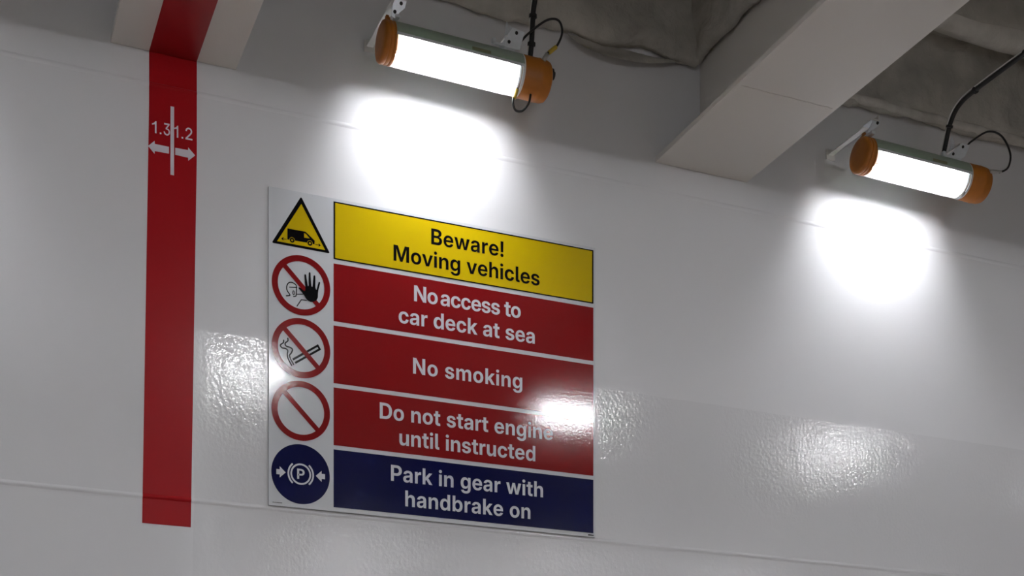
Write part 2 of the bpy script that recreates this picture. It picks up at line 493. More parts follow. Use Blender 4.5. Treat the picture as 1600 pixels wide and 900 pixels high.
# letter outlines, 1000 units to the em: advance, contours
BOLD={' ':(269,""),
'!':(285,"78,221 67,728 218,728 206,221|142,-9 110,-3 83,14 65,41 59,73 65,105 83,131 110,148 142,154 175,148 202,131 220,105 226,73 220,41 202,14 175,-3"),
'B':(652,"61,0 61,728 349,728 422,722 482,704 529,675 563,638 584,592 591,540 587,500 574,466 555,436 529,413 497,394 461,382 461,378 502,370 539,353 572,328 597,294 613,252 618,203 611,147 590,98 554,57 505,26 442,6 366,0|205,117 343,117 398,124 437,143 461,173 469,213 466,242 454,267 436,288 412,304 382,313 346,317 205,317|205,423 334,423 365,426 392,434 414,448 431,467 441,491 445,518 438,556 416,585 382,604 335,610 205,610"),
'D':(710,"315,0 128,0 128,124 308,124 375,131 429,151 472,185 502,231 520,291 526,364 520,437 502,497 472,543 430,577 375,597 309,603 124,603 124,728 318,728 388,723 451,708 507,684 555,650 596,608 629,558 653,500 667,436 672,364 667,293 653,228 629,170 596,120 555,78 506,44 449,20 386,5|206,728 206,0 61,0 61,728"),
'M':(909,"61,0 61,728 278,728 401,382 409,357 418,325 428,290 438,252 448,215 457,178 465,145 472,118 439,118 445,145 453,178 462,214 472,252 482,290 492,325 501,357 509,382 630,728 848,728 848,0 703,0 703,350 704,376 704,408 705,443 706,481 707,520 708,559 709,598 709,635 723,635 713,595 701,555 690,514 678,475 667,438 657,404 648,374 640,350 515,0 394,0 268,350 260,374 250,404 240,437 229,474 217,513 205,554 193,595 182,635 199,635 199,599 200,560 201,521 202,482 203,444 204,408 204,376 205,350 205,0"),
'N':(741,"61,0 61,728 219,728 455,350 470,327 486,298 503,267 522,232 540,195 558,157 542,136 539,174 537,216 535,259 534,300 533,337 533,365 533,728 680,728 680,0 522,0 307,341 290,371 270,403 250,440 227,481 203,526 176,577 199,587 202,535 204,486 206,441 207,401 208,368 208,342 208,0"),
'P':(638,"61,0 61,728 344,728 421,720 485,697 537,661 575,613 599,555 607,487 599,419 575,361 536,313 484,277 419,254 342,247 148,247 148,367 328,367 368,371 401,382 427,400 445,424 457,453 461,487 457,521 445,550 427,573 401,591 367,602 328,606 206,606 206,0"),
'a':(563,"212,-10 163,-5 120,8 84,30 56,61 39,101 33,149 37,190 49,223 69,250 94,271 125,287 160,298 197,306 236,312 279,316 312,321 337,326 354,333 363,344 366,359 366,362 364,382 356,400 344,414 327,424 305,431 279,433 253,431 231,424 212,414 197,400 186,384 180,366 49,376 62,423 87,463 122,495 167,519 220,533 282,538 328,535 371,527 409,513 442,493 469,468 490,437 502,400 506,358 506,0 370,0 370,74 367,74 352,51 333,30 310,14 283,1 250,-7|251,90 284,93 313,103 336,119 353,140 364,165 367,192 367,248 360,244 349,240 337,237 322,234 307,231 291,228 275,226 259,223 235,218 213,211 194,201 180,188 171,172 168,152 171,134 179,118 191,106 208,97 228,92"),
'b':(610,"353,-10 317,-7 285,2 257,17 233,35 214,58 199,83 196,83 196,0 57,0 57,728 198,728 198,449 200,449 216,472 235,494 258,512 285,526 317,535 354,538 415,530 468,505 513,465 547,411 569,344 576,264 569,185 548,118 514,63 469,23 415,-2|315,104 349,109 378,124 402,148 419,180 430,219 433,265 430,310 419,349 402,381 378,404 349,419 315,424 279,419 249,404 225,381 207,349 196,310 193,265 196,219 207,180 225,148 250,124 280,109"),
'c':(568,"295,-11 221,-3 157,23 105,65 66,120 42,187 34,263 42,340 66,407 105,462 157,504 221,530 295,539 342,535 386,525 425,508 459,486 488,458 511,425 527,388 536,346 402,335 397,354 389,372 379,388 367,401 353,411 336,419 318,424 297,425 261,420 232,405 208,381 191,349 180,309 177,263 180,218 191,179 208,146 232,122 261,107 297,102 318,104 336,108 353,116 367,127 379,140 389,156 397,174 402,195 536,183 528,142 512,104 489,71 461,43 426,20 387,3 343,-8"),
'd':(610,"257,-10 195,-2 141,23 96,63 62,118 41,185 34,264 41,344 63,411 97,465 142,505 196,530 256,538 293,535 325,526 353,512 376,494 395,472 410,449 413,449 413,728 554,728 554,0 415,0 415,83 411,83 396,58 377,35 353,17 326,2 294,-7|296,104 331,109 361,124 385,148 403,180 414,219 418,265 414,310 403,349 385,381 361,404 331,419 296,424 261,419 232,404 209,381 191,349 181,310 177,265 181,219 191,180 209,148 232,124 262,109"),
'e':(575,"296,-11 221,-3 157,23 105,64 66,119 42,186 34,263 42,339 66,406 105,462 156,504 218,530 290,539 343,534 391,520 434,498 472,467 502,428 525,382 539,328 543,267 543,228 89,228 89,319 475,319 410,296 407,334 396,367 379,394 356,414 327,427 292,431 257,427 228,414 204,394 187,368 176,336 172,299 172,236 176,195 188,161 206,133 231,112 263,100 299,96 325,98 349,103 369,113 386,126 399,143 408,162 537,151 520,106 492,66 455,34 409,9 355,-6"),
'g':(611,"298,-213 233,-208 178,-194 132,-171 97,-141 72,-104 57,-62 186,-46 195,-63 207,-78 223,-91 244,-101 269,-107 298,-109 347,-102 384,-81 401,-59 411,-32 415,3 415,91 409,91 394,67 376,45 352,27 325,14 293,6 257,3 196,11 142,35 97,73 63,125 41,190 34,267 41,345 63,412 97,466 143,505 196,530 257,538 294,535 326,526 353,512 377,493 397,471 412,447 415,447 415,529 554,529 554,12 551,-37 540,-79 521,-116 482,-159 431,-189 369,-207|296,114 331,119 361,133 385,155 403,186 414,224 418,268 414,313 403,351 385,382 361,406 331,420 296,425 262,420 232,406 209,383 191,352 181,313 177,268 181,224 192,186 209,155 232,132 262,119"),
'h':(600,"198,301 198,0 57,0 57,728 197,728 197,394 176,394 205,455 245,501 277,521 315,534 358,538 411,532 456,514 492,485 520,444 537,394 543,334 543,0 402,0 402,309 395,355 376,390 345,411 303,418 274,415 249,405 227,388 211,366 201,336"),
'i':(255,"57,0 57,529 198,529 198,0|127,599 96,604 70,620 53,644 47,673 53,703 70,727 96,743 127,748 158,743 184,727 201,703 207,673 201,644 184,620 158,604"),
'k':(561,"185,156 185,324 202,324 386,529 551,529 315,264 283,264|57,0 57,728 198,728 198,0|396,0 230,233 323,332 562,0"),
'l':(286,"219,-2 168,2 126,13 96,32 74,59 61,95 57,139 57,728 198,728 198,156 200,134 207,119 220,111 241,108 248,109 255,109 260,109 265,110 276,4 264,2 250,0 235,-1"),
'm':(894,"57,0 57,529 191,529 194,405 184,405 200,447 222,481 249,506 280,524 313,535 349,539 403,530 448,503 481,460 501,401 485,401 500,442 522,477 551,504 585,523 623,535 663,539 710,533 752,517 787,491 814,454 831,408 837,353 837,0 696,0 696,328 689,369 670,398 642,415 607,421 581,418 558,409 540,394 526,374 518,351 515,323 515,0 379,0 379,332 373,369 354,397 327,415 292,421 267,418 244,409 225,394 210,374 201,348 198,317 198,0"),
'n':(599,"198,301 198,0 57,0 57,529 193,529 194,394 176,394 205,455 245,501 277,521 315,534 358,538 411,532 455,514 492,485 520,444 537,394 543,334 543,0 402,0 402,309 395,355 376,390 345,411 303,418 274,415 249,405 227,388 211,366 201,336"),
'o':(593,"297,-11 222,-3 158,23 106,64 67,119 42,186 34,263 42,341 67,408 106,463 158,504 222,530 297,539 371,530 435,504 488,463 527,408 551,341 560,263 551,186 527,119 488,64 435,23 371,-3|297,102 332,107 361,122 385,147 403,179 413,218 417,263 413,309 403,348 385,381 361,405 332,420 297,425 262,420 232,405 208,381 191,349 180,309 177,263 180,218 191,179 208,147 232,122 262,107"),
'r':(385,"57,0 57,529 193,529 193,439 197,439 216,480 244,510 280,528 325,534 337,534 349,534 360,533 369,532 369,408 359,410 343,411 325,413 308,413 278,409 251,399 229,382 212,359 201,330 198,296 198,0"),
's':(535,"270,-12 208,-7 153,8 107,32 71,65 45,106 32,155 168,166 180,134 201,110 231,96 270,91 308,95 336,107 354,125 360,148 356,167 343,183 321,195 291,203 200,221 153,234 114,252 84,275 63,303 50,336 45,373 52,420 73,461 106,493 150,518 204,533 267,538 328,533 380,518 423,495 457,463 479,423 490,377 362,367 353,395 334,417 306,432 270,437 236,433 209,421 192,403 186,380 190,361 203,346 224,334 253,325 350,305 398,293 437,276 466,254 487,228 500,197 504,161 496,113 474,70 438,36 391,10 335,-6"),
't':(364,"338,529 338,419 9,419 9,529|92,665 233,665 233,158 236,135 244,120 260,111 284,109 296,109 310,109 324,110 335,111 344,2 325,0 303,-2 280,-3 258,-3 207,1 166,13 134,33 111,61 97,96 92,140"),
'u':(600,"241,-9 189,-3 144,15 107,45 80,85 63,135 57,195 57,529 198,529 198,220 204,174 224,140 255,118 296,111 325,115 351,124 372,141 388,164 398,193 402,229 402,529 543,529 543,0 406,0 406,135 423,135 394,74 355,28 322,8 284,-5"),
'v':(572,"207,0 11,529 160,529 249,259 264,210 278,161 291,112 304,62 272,62 284,112 297,161 310,210 325,259 414,529 561,529 365,0"),
'w':(829,"171,0 11,529 159,529 207,336 221,280 234,221 247,159 260,94 243,94 256,158 271,220 285,280 300,336 350,529 479,529 529,336 543,280 557,221 572,158 586,94 568,94 581,158 594,220 607,280 620,336 668,529 818,529 658,0 513,0 452,210 444,242 435,275 426,310 418,346 410,381 401,414 427,414 419,381 411,346 402,310 394,275 385,241 376,210 315,0"),
}
LIGHT={'1':(647,"104,0 104,90 563,90 563,0|400,728 400,0 295,0 295,628 292,628 117,504 117,611 283,728"),
'2':(647,"83,0 83,80 334,329 371,367 401,400 424,430 441,460 451,490 454,523 450,559 437,589 417,614 390,632 358,644 320,648 281,643 248,630 221,610 201,582 189,547 185,507 84,507 91,572 114,628 150,674 198,709 256,731 322,738 387,731 443,710 490,678 526,635 548,584 556,527 552,485 540,445 519,404 488,360 445,311 389,253 230,96 230,91 565,91 565,0"),
'3':(647,"316,-10 247,-4 186,16 135,48 95,91 69,143 59,203 166,203 173,168 188,137 211,113 241,95 276,84 316,81 357,85 393,97 423,116 446,142 461,175 466,215 461,252 447,285 423,314 390,335 346,349 293,354 219,354 219,433 405,632 405,636 98,636 98,728 541,728 541,646 307,399 307,419 384,419 449,401 502,369 540,325 564,272 572,212 564,151 539,97 500,52 449,18 387,-3"),
'.':(269,"136,-8 109,-3 87,13 72,35 67,62 72,89 87,111 109,126 136,131 163,126 185,111 201,89 206,62 201,35 185,13 163,-3"),
}


def glyph_line(text, font, xl, xr, base, cap, xs=.97, space=None):
    """outlines of one line of text, tracked to run from xl to xr; cap = height of the capitals"""
    s = cap / .728
    adv = []; out = []
    def cont(c): return [[tuple(map(int, p.split(','))) for p in k.split()] for k in font[c][1].split('|')] if font[c][1] else []
    gl = [cont(c) for c in text]
    w = [font[c][0] for c in text]
    if space is not None: w = [space.pop(0) if c == ' ' else a for c, a in zip(text, w)]
    lsb = min(x for k in gl[0] for x, _ in k); rsb = w[-1] - max(x for k in gl[-1] for x, _ in k)
    nat = (sum(w) - lsb - rsb) * s / 1000 * xs
    tr = (xr - xl - nat) / max(1, len(text) - 1)
    x = xl - lsb * s / 1000 * xs
    for g, a in zip(gl, w):
        out.append([[(x + px * s / 1000 * xs, base + pz * s / 1000) for px, pz in k] for k in g])
        x += a * s / 1000 * xs + tr
    return out
def digit(font, c, x0, x1, base, h):
    cs = [[tuple(map(int, p.split(','))) for p in k.split()] for k in font[c][1].split('|')]
    xa = min(x for k in cs for x, _ in k); xb = max(x for k in cs for x, _ in k)
    return [[(x0 + (x - xa) / (xb - xa) * (x1 - x0), base + z * h / .728 / 1000) for x, z in k] for k in cs]
def one(x1, base, h, w=.0052):
    return [[(x1 - w, base), (x1, base), (x1, base + h), (x1 - w * .75, base + h), (x1 - w * 1.4, base + h * .86), (x1 - .0155, base + h * .76), (x1 - .0155, base + h * .65), (x1 - w, base + h * .73)]]
def dot(x, base, w=.0056): return [[(x, base), (x + w, base), (x + w, base + w), (x, base + w)]]
flat('zone_number', [loc(g) for g in (one(.7632, 4.1405, .0420), dot(.7745, 4.1405), digit(LIGHT, '3', .7880, .8095, 4.1405, .0420))], YM, M['mark'], t, letters=True)
flat('zone_number', [loc(g) for g in (one(.8385, 4.1400, .0415), dot(.8500, 4.1400), digit(LIGHT, '2', .8635, .8875, 4.1400, .0420))], YM, M['mark'], t, letters=True)

# ------------------------------------------------------------------ the safety sign
SX, SZ = 1.815, 2.8752
sign = empty('safety_sign', (SX, 0, SZ), 'large white safety sign with yellow, red and blue message panels on the wall', 'sign')
S = lambda cs: loc(cs, SX, SZ)
bm = bmesh.new(); box(bm, 1.1586 - SX, 2.4722 - SX, -.0105, -.0005, 0, 4.0262 - SZ, .0012)
build('board', bm, M['board'], sign)
YP, YT = -.0111, -.0117
def rect(x0, x1, z0, z1): return [(x0, z0), (x1, z0), (x1, z1), (x0, z1)]
PX0, PX1 = 1.4000, 2.4630
PZ = [(4.0146 - .2279 * i, 4.0146 - .2279 * i - .2122) for i in range(5)]
LINES = [
    [('Beware!', 1.7803, 2.0764, 3.9225, None), ('Moving vehicles', 1.6308, 2.2292, 3.8358, None)],
    [('No access to', 1.7119, 2.1486, 3.6966, [150, 262]), ('car deck at sea', 1.6509, 2.2081, 3.6064, None)],
    [('No smoking', 1.7078, 2.1551, 3.4234, None)],
    [('Do not start engine', 1.5771, 2.2861, 3.2388, None), ('until instructed', 1.6535, 2.2106, 3.1482, None)],
    [('Park in gear with', 1.6208, 2.2437, 3.0110, None), ('handbrake on', 1.6769, 2.1896, 2.9210, None)],
]
PCOL = ['yellow', 'red', 'red', 'red', 'blue']
for i, (zt, zb) in enumerate(PZ):
    pm = M['sign_' + PCOL[i]]
    p = flat('message_panel', S([rect(PX0, PX1, zb, zt)]), YP, pm, sign)
    p['label'] = ['yellow panel reading Beware! Moving vehicles', 'red panel reading No access to car deck at sea', 'red panel reading No smoking',
                  'red panel reading Do not start engine until instructed', 'blue panel reading Park in gear with handbrake on'][i]
    if i == 0:
        w = .0056
        flat('border', S([rect(PX0, PX1, zb, zt), rect(PX0 + w, PX1 - w, zb + w * .8, zt - w * .8)]), YT, M['sign_black'], p)['label'] = 'black border line'
    for txt, xl, xr, base, sp in LINES[i]:
        flat('lettering', [S(g) for g in glyph_line(txt, BOLD, xl, xr, base, .0597, .95, sp)], YT, M['sign_black'] if i == 0 else M['sign_white'], p, letters=True)['label'] = \
            ('black' if i == 0 else 'white') + ' lettering ' + txt

CX = 1.281
CZS = [3.91355 - .2282 * i for i in range(5)]
off = lambda cs, i: S([[(x + CX, z + CZS[i]) for x, z in c] for c in cs])
# warning triangle with van
Y1, Y2, Y3 = -.0111, -.0117, -.0123
tri = flat('warning_triangle', off([round_poly([(-.003, .0962), (-.1115, -.0905), (.1055, -.0930)], .008)], 0), Y1, M['sign_black'], sign)
tri['label'] = 'black bordered yellow warning triangle with a van'
flat('yellow_field', off([[(-.0025, .0690), (-.0918, -.0818), (.0868, -.0838)]], 0), Y2, M['sign_yellow'], tri)['label'] = 'yellow triangular field'
van = [(-.0538, -.0293), (.0129, -.0295), (.0354, -.0468), (.0474, -.0565), (.0466, -.0696), (.0394, -.0700)]
van += [(.0296 + .0105 * math.cos(a), -.0685 + .0105 * math.sin(a)) for a in [PI * q / 10 for q in range(11)]]
van += [(-.0365 + .0105 * math.cos(a), -.0686 + .0105 * math.sin(a)) for a in [PI * q / 10 for q in range(11)]] + [(-.0538, -.0690)]
win = [(.0076, -.0356), (.0147, -.0369), (.0296, -.0517), (.0081, -.0521)]
wheels = []
for wx, wz in ((-.0365, -.0690), (.0296, -.0690)): wheels += [circle(wx, wz, .0088, 28), circle(wx, wz, .0038, 20)]
def arrow_thin(x0, x1, z):
    d = 1 if x1 > x0 else -1
    return [(x0, z - .0008), (x1 - d * .006, z - .0008), (x1 - d * .010, z - .0048), (x1 - d * .006, z - .0048), (x1, z), (x1 - d * .006, z + .0048), (x1 - d * .010, z + .0048), (x1 - d * .006, z + .0008), (x0, z + .0008)]
flat('van_symbol', off([van, win] + wheels + [arrow_thin(-.0570, -.0766, -.0697), arrow_thin(.0500, .0705, -.0699)], 0), Y3, M['sign_black'], tri)['label'] = 'black van with small arrows before and behind it'

def prohibition(i, cx, cz, label, under=None, over=None):
    r = .1088
    ringl = flat('prohibition_symbol', S([circle(cx, cz, r, 80), circle(cx, cz, r * .795, 80)]), Y2, M['sign_red'], sign)
    ringl['label'] = label
    u = Vector((-.0663 + CX - 1.281, .0667)).normalized() * r * .86
    n = Vector((-u.y, u.x)).normalized() * r * .082
    bar = [(cx + u.x + n.x, cz + u.y + n.y), (cx + u.x - n.x, cz + u.y - n.y), (cx - u.x - n.x, cz - u.y - n.y), (cx - u.x + n.x, cz - u.y + n.y)]
    flat('slash_bar', S([bar]), Y2 - .00005, M['sign_red'], ringl)['label'] = 'red diagonal bar'
    return ringl
c1 = prohibition(1, 1.2785, 3.6862, 'red prohibition circle with a raised black hand')
L_ = lambda pts, w, sm=0: stroke(pts, w, True, sm)
flat('face_outline', off([L_([(-.0575, -.0456), (-.0439, -.0415), (-.0504, -.0321), (-.0557, -.0226), (-.0557, -.0097), (-.0504, .0014), (-.0412, .0062), (-.0307, .0046), (-.0215, -.0017), (-.0200, -.0110), (-.0207, -.0352), (-.0233, -.0420), (-.0307, -.0440)], .0036, 3)], 1), Y1, M['sign_black'], c1)
flat('face_details', off([L_([(-.0460, -.0125), (-.0190, -.0090)], .0036), [( -.0308 + .0046 * math.cos(a), -.0303 + .0085 * math.sin(a)) for a in [2 * PI * q / 24 for q in range(24)]],
     [( -.0308 + .0018 * math.cos(a), -.0303 + .0055 * math.sin(a)) for a in [2 * PI * q / 24 for q in range(24)]]], 1), Y1, M['sign_black'], c1)
flat('arm_outline', off([L_([(-.0196, -.0342), (.0036, -.0300)], .0029), L_([(-.0181, -.0767), (-.0022, -.0512), (.0168, -.0506)], .0036)], 1), Y1, M['sign_black'], c1)
hand = [  # one outline: palm, thumb, four fingers
    (.0076, -.0333), (-.0002, -.0245), (-.0080, -.0165), (-.0128, -.0120), (-.0128, -.0088), (-.0095, -.0078), (-.0040, -.0105), (.0040, -.0165), (.0110, -.0185),
    (.0128, -.0120), (.0128, -.0030), (.0105, .0200), (.0088, .0385), (.0098, .0425), (.0126, .0438), (.0154, .0420), (.0172, .0300), (.0218, .0025), (.0240, .0015),
    (.0250, .0060), (.0248, .0300), (.0250, .0500), (.0268, .0532), (.0296, .0538), (.0320, .0510), (.0326, .0350), (.0352, .0030), (.0385, .0010), (.0400, .0040),
    (.0418, .0250), (.0430, .0420), (.0452, .0455), (.0482, .0445), (.0500, .0410), (.0500, .0250), (.0502, .0000), (.0530, -.0070), (.0552, -.0050), (.0590, .0110),
    (.0622, .0220), (.0648, .0242), (.0674, .0228), (.0676, .0195), (.0650, .0080), (.0610, -.0080), (.0598, -.0200), (.0596, -.0330), (.0560, -.0430), (.0470, -.0500),
    (.0340, -.0545), (.0240, -.0520), (.0160, -.0460)]
flat('hand_symbol', off([round_poly(hand, .002, 2)], 1), Y3, M['sign_black'], c1)['label'] = 'black raised open hand'
c2 = prohibition(2, 1.2785, 3.4575, 'red prohibition circle with a smoking cigarette')
a_, b_, c_, d_ = Vector((-.0360, -.0420)), Vector((.0602, .0239)), Vector((.0719, .0055)), Vector((-.0230, -.0595))
ax = (b_ - a_).normalized(); nn = Vector((ax.y, -ax.x))
q1, q2 = a_ + nn * .0075, d_ - nn * .0075
cig = [a_, b_, c_, d_, q2, c_ - nn * .0075 - ax * .0075, b_ + nn * .0075 - ax * .0075, q1]
flat('cigarette_symbol', off([[(p.x, p.y) for p in cig], L_([(-.0425, -.0440), (-.0305, -.0630)], .0042),
     L_([(-.0524, .0290), (-.0520, .0204), (-.0620, .0092), (-.0576, -.0001), (-.0447, -.0025), (-.0351, -.0082), (-.0389, -.0216), (-.0458, -.0310), (-.0440, -.0400)], .0048, 5),
     L_([(-.0677, .0197), (-.0690, .0108), (-.0792, .0011), (-.0735, -.0080), (-.0605, -.0090), (-.0524, -.0150), (-.0539, -.0293), (-.0524, -.0405), (-.0470, -.0520), (-.0385, -.0665)], .0048, 5)], 2),
     Y1, M['sign_black'], c2)['label'] = 'black cigarette with two curls of smoke'
prohibition(3, 1.2776, 3.2290, 'empty red prohibition circle with a diagonal bar')
R_ = .1088; bx, bz = 1.2768, 2.9985
md = flat('mandatory_symbol', S([circle(bx, bz, R_, 80)]), Y1, M['sign_blue'], sign)
md['label'] = 'blue circle with a white parking brake symbol'
def blk(sg):
    return [(bx + sg * x * R_, bz + z * R_) for x, z in ((-.83, .085), (-.715, .085), (-.715, .185), (-.515, 0), (-.715, -.185), (-.715, -.085), (-.83, -.085))]
P_ = glyph_line('P', BOLD, bx - .125 * R_, bx + .15 * R_, bz - .165 * R_, .34 * R_, 1.0)[0]
flat('parking_brake_symbol', S([circle(bx, bz, .355 * R_, 48), circle(bx, bz, .298 * R_, 48),
     arc_band(bx, bz, .395 * R_, .452 * R_, PI - .86, PI + .86), arc_band(bx, bz, .395 * R_, .452 * R_, -.86, .86), blk(1), blk(-1)] + P_), Y2, M['sign_white'], md)
sm = []
random.seed(4)
x = 1.172
while x < 1.2065:
    w = random.uniform(.0012, .0026); sm.append(rect(x, x + w, 2.8852 + .0003, 2.8852 + random.choice((.0022, .0028)))); x += w + .0008
flat('fine_print', S(sm), YP, M['sign_black'], sign)
sm = []
x = 2.440
while x < 2.4625:
    w = random.uniform(.0016, .0030); sm.append(rect(x, x + w, 2.8805, 2.8805 + random.choice((.0040, .0044)))); x += w + .0006
flat('fine_print', S(sm), YP, M['sign_black'], sign)

# ------------------------------------------------------------------ tube lights
LZ, LY = 4.494, -.25
def tube_light(loc_, label, tube_mat='tube'):
    t = empty('tube_light', loc_, label, 'lamp', 'tube lights')
    t.rotation_euler = (0, math.radians(.8), 0)
    fr, bk = math.radians(-5), math.radians(-24)       # the lens is turned a little towards the room
    bm = bmesh.new(); shell(bm, -.297, .192, bk, PI + fr, .0725, .0705); build('housing', bm, M['housing'], t, True, angle=40)['label'] = 'grey-green upper housing'
    bm = bmesh.new(); box(bm, -.015, .058, -.0735, -.0708, .0090, .0200, .0008)
    build('rating_label', bm, M['sticker'], t)['label'] = 'small olive rating label'
    bm = bmesh.new(); shell(bm, -.297, .192, PI + fr, 2 * PI + bk, .0715, .0698); build('lens_cover', bm, M['clear'], t, True, angle=40)['label'] = 'clear lens cover'
    bm = bmesh.new(); shell(bm, -.297, .190, PI + fr, PI + math.radians(3.5), .0722, .0718, 4); build('unlit_lens_strip', bm, M['steel'], t, True, angle=40)['label'] = 'added strip for the unlit upper edge of the clear lens'  # added grey strip where the clear lens stays unlit
    bm = bmesh.new()
    R = Matrix.Rotation(math.radians(11), 4, 'X')
    box(bm, -.275, .170, -.046, .046, .008, .011, .001); bm.transform(R); build('reflector', bm, M['reflector'], t)
    for y in (-.030, .030):
        bm = bmesh.new(); tube(bm, [(-.262, y, -.014), (.150, y, -.014)], .013, 18); bm.transform(R)
        build('fluorescent_tube', bm, M[tube_mat], t, True, angle=50)
    for x0, x1 in ((-.288, -.262), (.150, .176)):
        for y in (-.030, .030):
            bm = bmesh.new(); box(bm, x0, x1, y - .016, y + .016, -.034, .006, .003); bm.transform(R)
            build('lamp_holder', bm, M['white_plastic'], t)
    bm = bmesh.new(); loft(bm, [(.176, .066), (.182, .066)], 40); build('end_plate', bm, M['white_plastic'], t, True, angle=40)
    # end caps: shallow domed one on the left with a hinge tab, deep one on the right
    bm = bmesh.new()
    loft(bm, [(-.292, .0705), (-.297, .0725), (-.301, .0715), (-.303, .0695), (-.306, .0712), (-.311, .0728), (-.315, .0715), (-.317, .0695), (-.320, .0715), (-.328, .0725), (-.334, .0690), (-.338, .0600), (-.340, .040), (-.341, .015)], 48, .98)
    box(bm, -.322, -.304, -.016, .016, .062, .086, .005)
    box(bm, -.319, -.307, -.009, .009, .082, .096, .003)
    build('end_cap', bm, M['orange'], t, True, angle=38)['label'] = 'shallow orange end cap with a hinge tab'
    bm = bmesh.new()
    loft(bm, [(.196, .0715), (.200, .0728), (.262, .0735), (.266, .0748), (.271, .0735), (.292, .0728), (.304, .0690), (.310, .0600), (.312, .030)], 48, .98)
    box(bm, .215, .290, .018, .055, .045, .078, .006)
    build('end_cap', bm, M['orange'], t, True, angle=38)['label'] = 'deep orange end cap'
    bm = bmesh.new(); loft(bm, [(.188, .0690), (.188, .0730), (.197, .0730), (.197, .0690)], 48, .98, False, False)
    build('gasket_ring', bm, M['white_plastic'], t, True, angle=40)['label'] = 'white sealing ring'
    bm = bmesh.new(); tube(bm, [(.300, -.005, .030), (.322, -.005, .030), (.323, -.005, .030), (.330, -.005, .030), (.331, -.005, .030), (.338, -.005, .030)], [.020, .020, .024, .024, .016, .015], 16)
    build('cable_gland', bm, M['black'], t, True, angle=40)
    return t

RIGHT = [[(.119, .090), (.151, .142), (.199, .136), (.188, .079), (.156, .073), (.121, .079)], [(.104, .083), (.157, .133), (.198, .132), (.184, .087), (.147, .063), (.109, .067)]]
LEFT = [[(-.311, .106), (-.305, .119), (-.264, .119), (-.268, .098), (-.284, .083), (-.299, .060), (-.314, .064)], [(-.338, .064), (-.322, .108), (-.283, .118), (-.286, .103), (-.325, .070)]]
def clamp(t, which, right):
    """folded white clip that hangs the lamp from its wall arm"""
    bm = bmesh.new()
    P = (RIGHT if right else LEFT)[which]
    yf = -.037 if right else -.066
    plate(bm, P, yf, yf + .003)
    for v in bm.verts: v.co.y += (.10 - v.co.z) * .30          # leans out at the top
    xs = [p[0] for p in P]; zs = [p[1] for p in P]; xa, xb, za, zb = min(xs), max(xs), min(zs), max(zs)
    if right:
        box(bm, xb - .046, xb - .004, yf, .022, zb - .006, zb - .003, .0008)          # top fold over the arm
        box(bm, xa + .004, xa + .007, yf + .001, .020, za + .004, za + .022, .0008)
        plate(bm, [(xa + .012, zb - .030), (xa + .030, zb - .010), (xa + .026, zb + .034), (xa + .020, zb + .036)], -.018, -.015)
        plate(bm, [(xa + .034, zb - .008), (xa + .060, zb - .006), (xa + .056, zb + .040), (xa + .044, zb + .042)], .010, .013)
        box(bm, xa - .038, xa + .006, -.045, -.032, za - .004, za + .006, .003)       # lever
        box(bm, xa - .046, xa - .030, -.047, -.030, za + .000, za + .018, .004)
        box(bm, xa - .004, xb - .030, -.030, .010, .062, za + .014, .002)             # saddle on the housing
    else:
        box(bm, xa + .010, xb - .002, yf, -.012, zb - .005, zb - .002, .0008)
        box(bm, (xa + xb) / 2 - .012, (xa + xb) / 2 + .006, yf + .002, -.010, .062, za + .012, .002)
    o = build('clamp', bm, M['steel'], t)
    o['label'] = 'pale steel hanging clamp'
    H = ([(.168, .128), (.143, .095)], [(.164, .120), (.122, .086)])[which] if right else ([(-.283, .109), (-.303, .080)], [(-.297, .108)])[which]
    for hx, hz in H:
        bm = bmesh.new(); tube(bm, [(hx, yf + .002 + (.10 - hz) * .30, hz), (hx, yf - .002 + (.10 - hz) * .30, hz)], [.0066, .0056], 12)
        build('bolt', bm, M['black'], o, True, angle=40)
    return o

def safety_cable(t, pts, ferrule, r=.0042):
    bm = bmesh.new(); tube(bm, smooth_path(pts, 10), r, 10)
    c = build('safety_cable', bm, M['black'], t, True)
    if ferrule:
        a, b = Vector(ferrule[0]), Vector(ferrule[1])
        bm = bmesh.new(); tube(bm, [a, a + (b - a) * .05, a + (b - a) * .95, b], [.0055, .0078, .0078, .0055], 10)
        build('ferrule', bm, M['ferrule'], c, True, angle=40)['label'] = 'yellow ferrule'
    return c

ARM_Z = .125            # arm height above the lamp's axis
lamps = {}
lamps[0] = tube_light((1.84, LY, LZ), 'lit tube lamp with orange ends above the sign, the larger and nearer one')
clamp(lamps[0], 0, False); clamp(lamps[0], 0, True)
safety_cable(lamps[0], [(.190, -.025, .108), (.225, -.03, .150), (.290, -.04, .207), (.333, -.05, .212), (.347, -.055, .170), (.325, -.06, .112), (.285, -.062, .072)], ((.321, -.061, .105), (.290, -.063, .074)))
bm = bmesh.new(); tube(bm, [(.285, -.062, .070), (.272, -.056, .045)], .0085, 12); build('anchor_stud', bm, M['zinc'], lamps[0], True)
safety_cable(lamps[0], [(.178, -.035, -.068), (.164, -.040, -.100), (.160, -.040, -.130), (.172, -.038, -.152), (.200, -.034, -.145), (.226, -.030, -.110), (.238, -.02, -.070)], ((.176, -.037, -.073), (.163, -.041, -.112)))
lamps[1] = tube_light((1.84 + PITCH - .010, LY, LZ), 'lit tube lamp with orange ends at the right edge beyond the plain beam')
clamp(lamps[1], 1, False); clamp(lamps[1], 1, True)
safety_cable(lamps[1], [(.190, -.025, .130), (.225, -.03, .165), (.300, -.04, .215), (.365, -.05, .205), (.408, -.055, .140), (.395, -.06, .075), (.350, -.064, .042), (.310, -.066, .035)], None)
bm = bmesh.new(); tube(bm, [(.352, -.064, .043), (.318, -.066, .036), (.290, -.064, .030)], [.005, .0075, .0085], 12); build('anchor_stud', bm, M['zinc'], lamps[1], True)
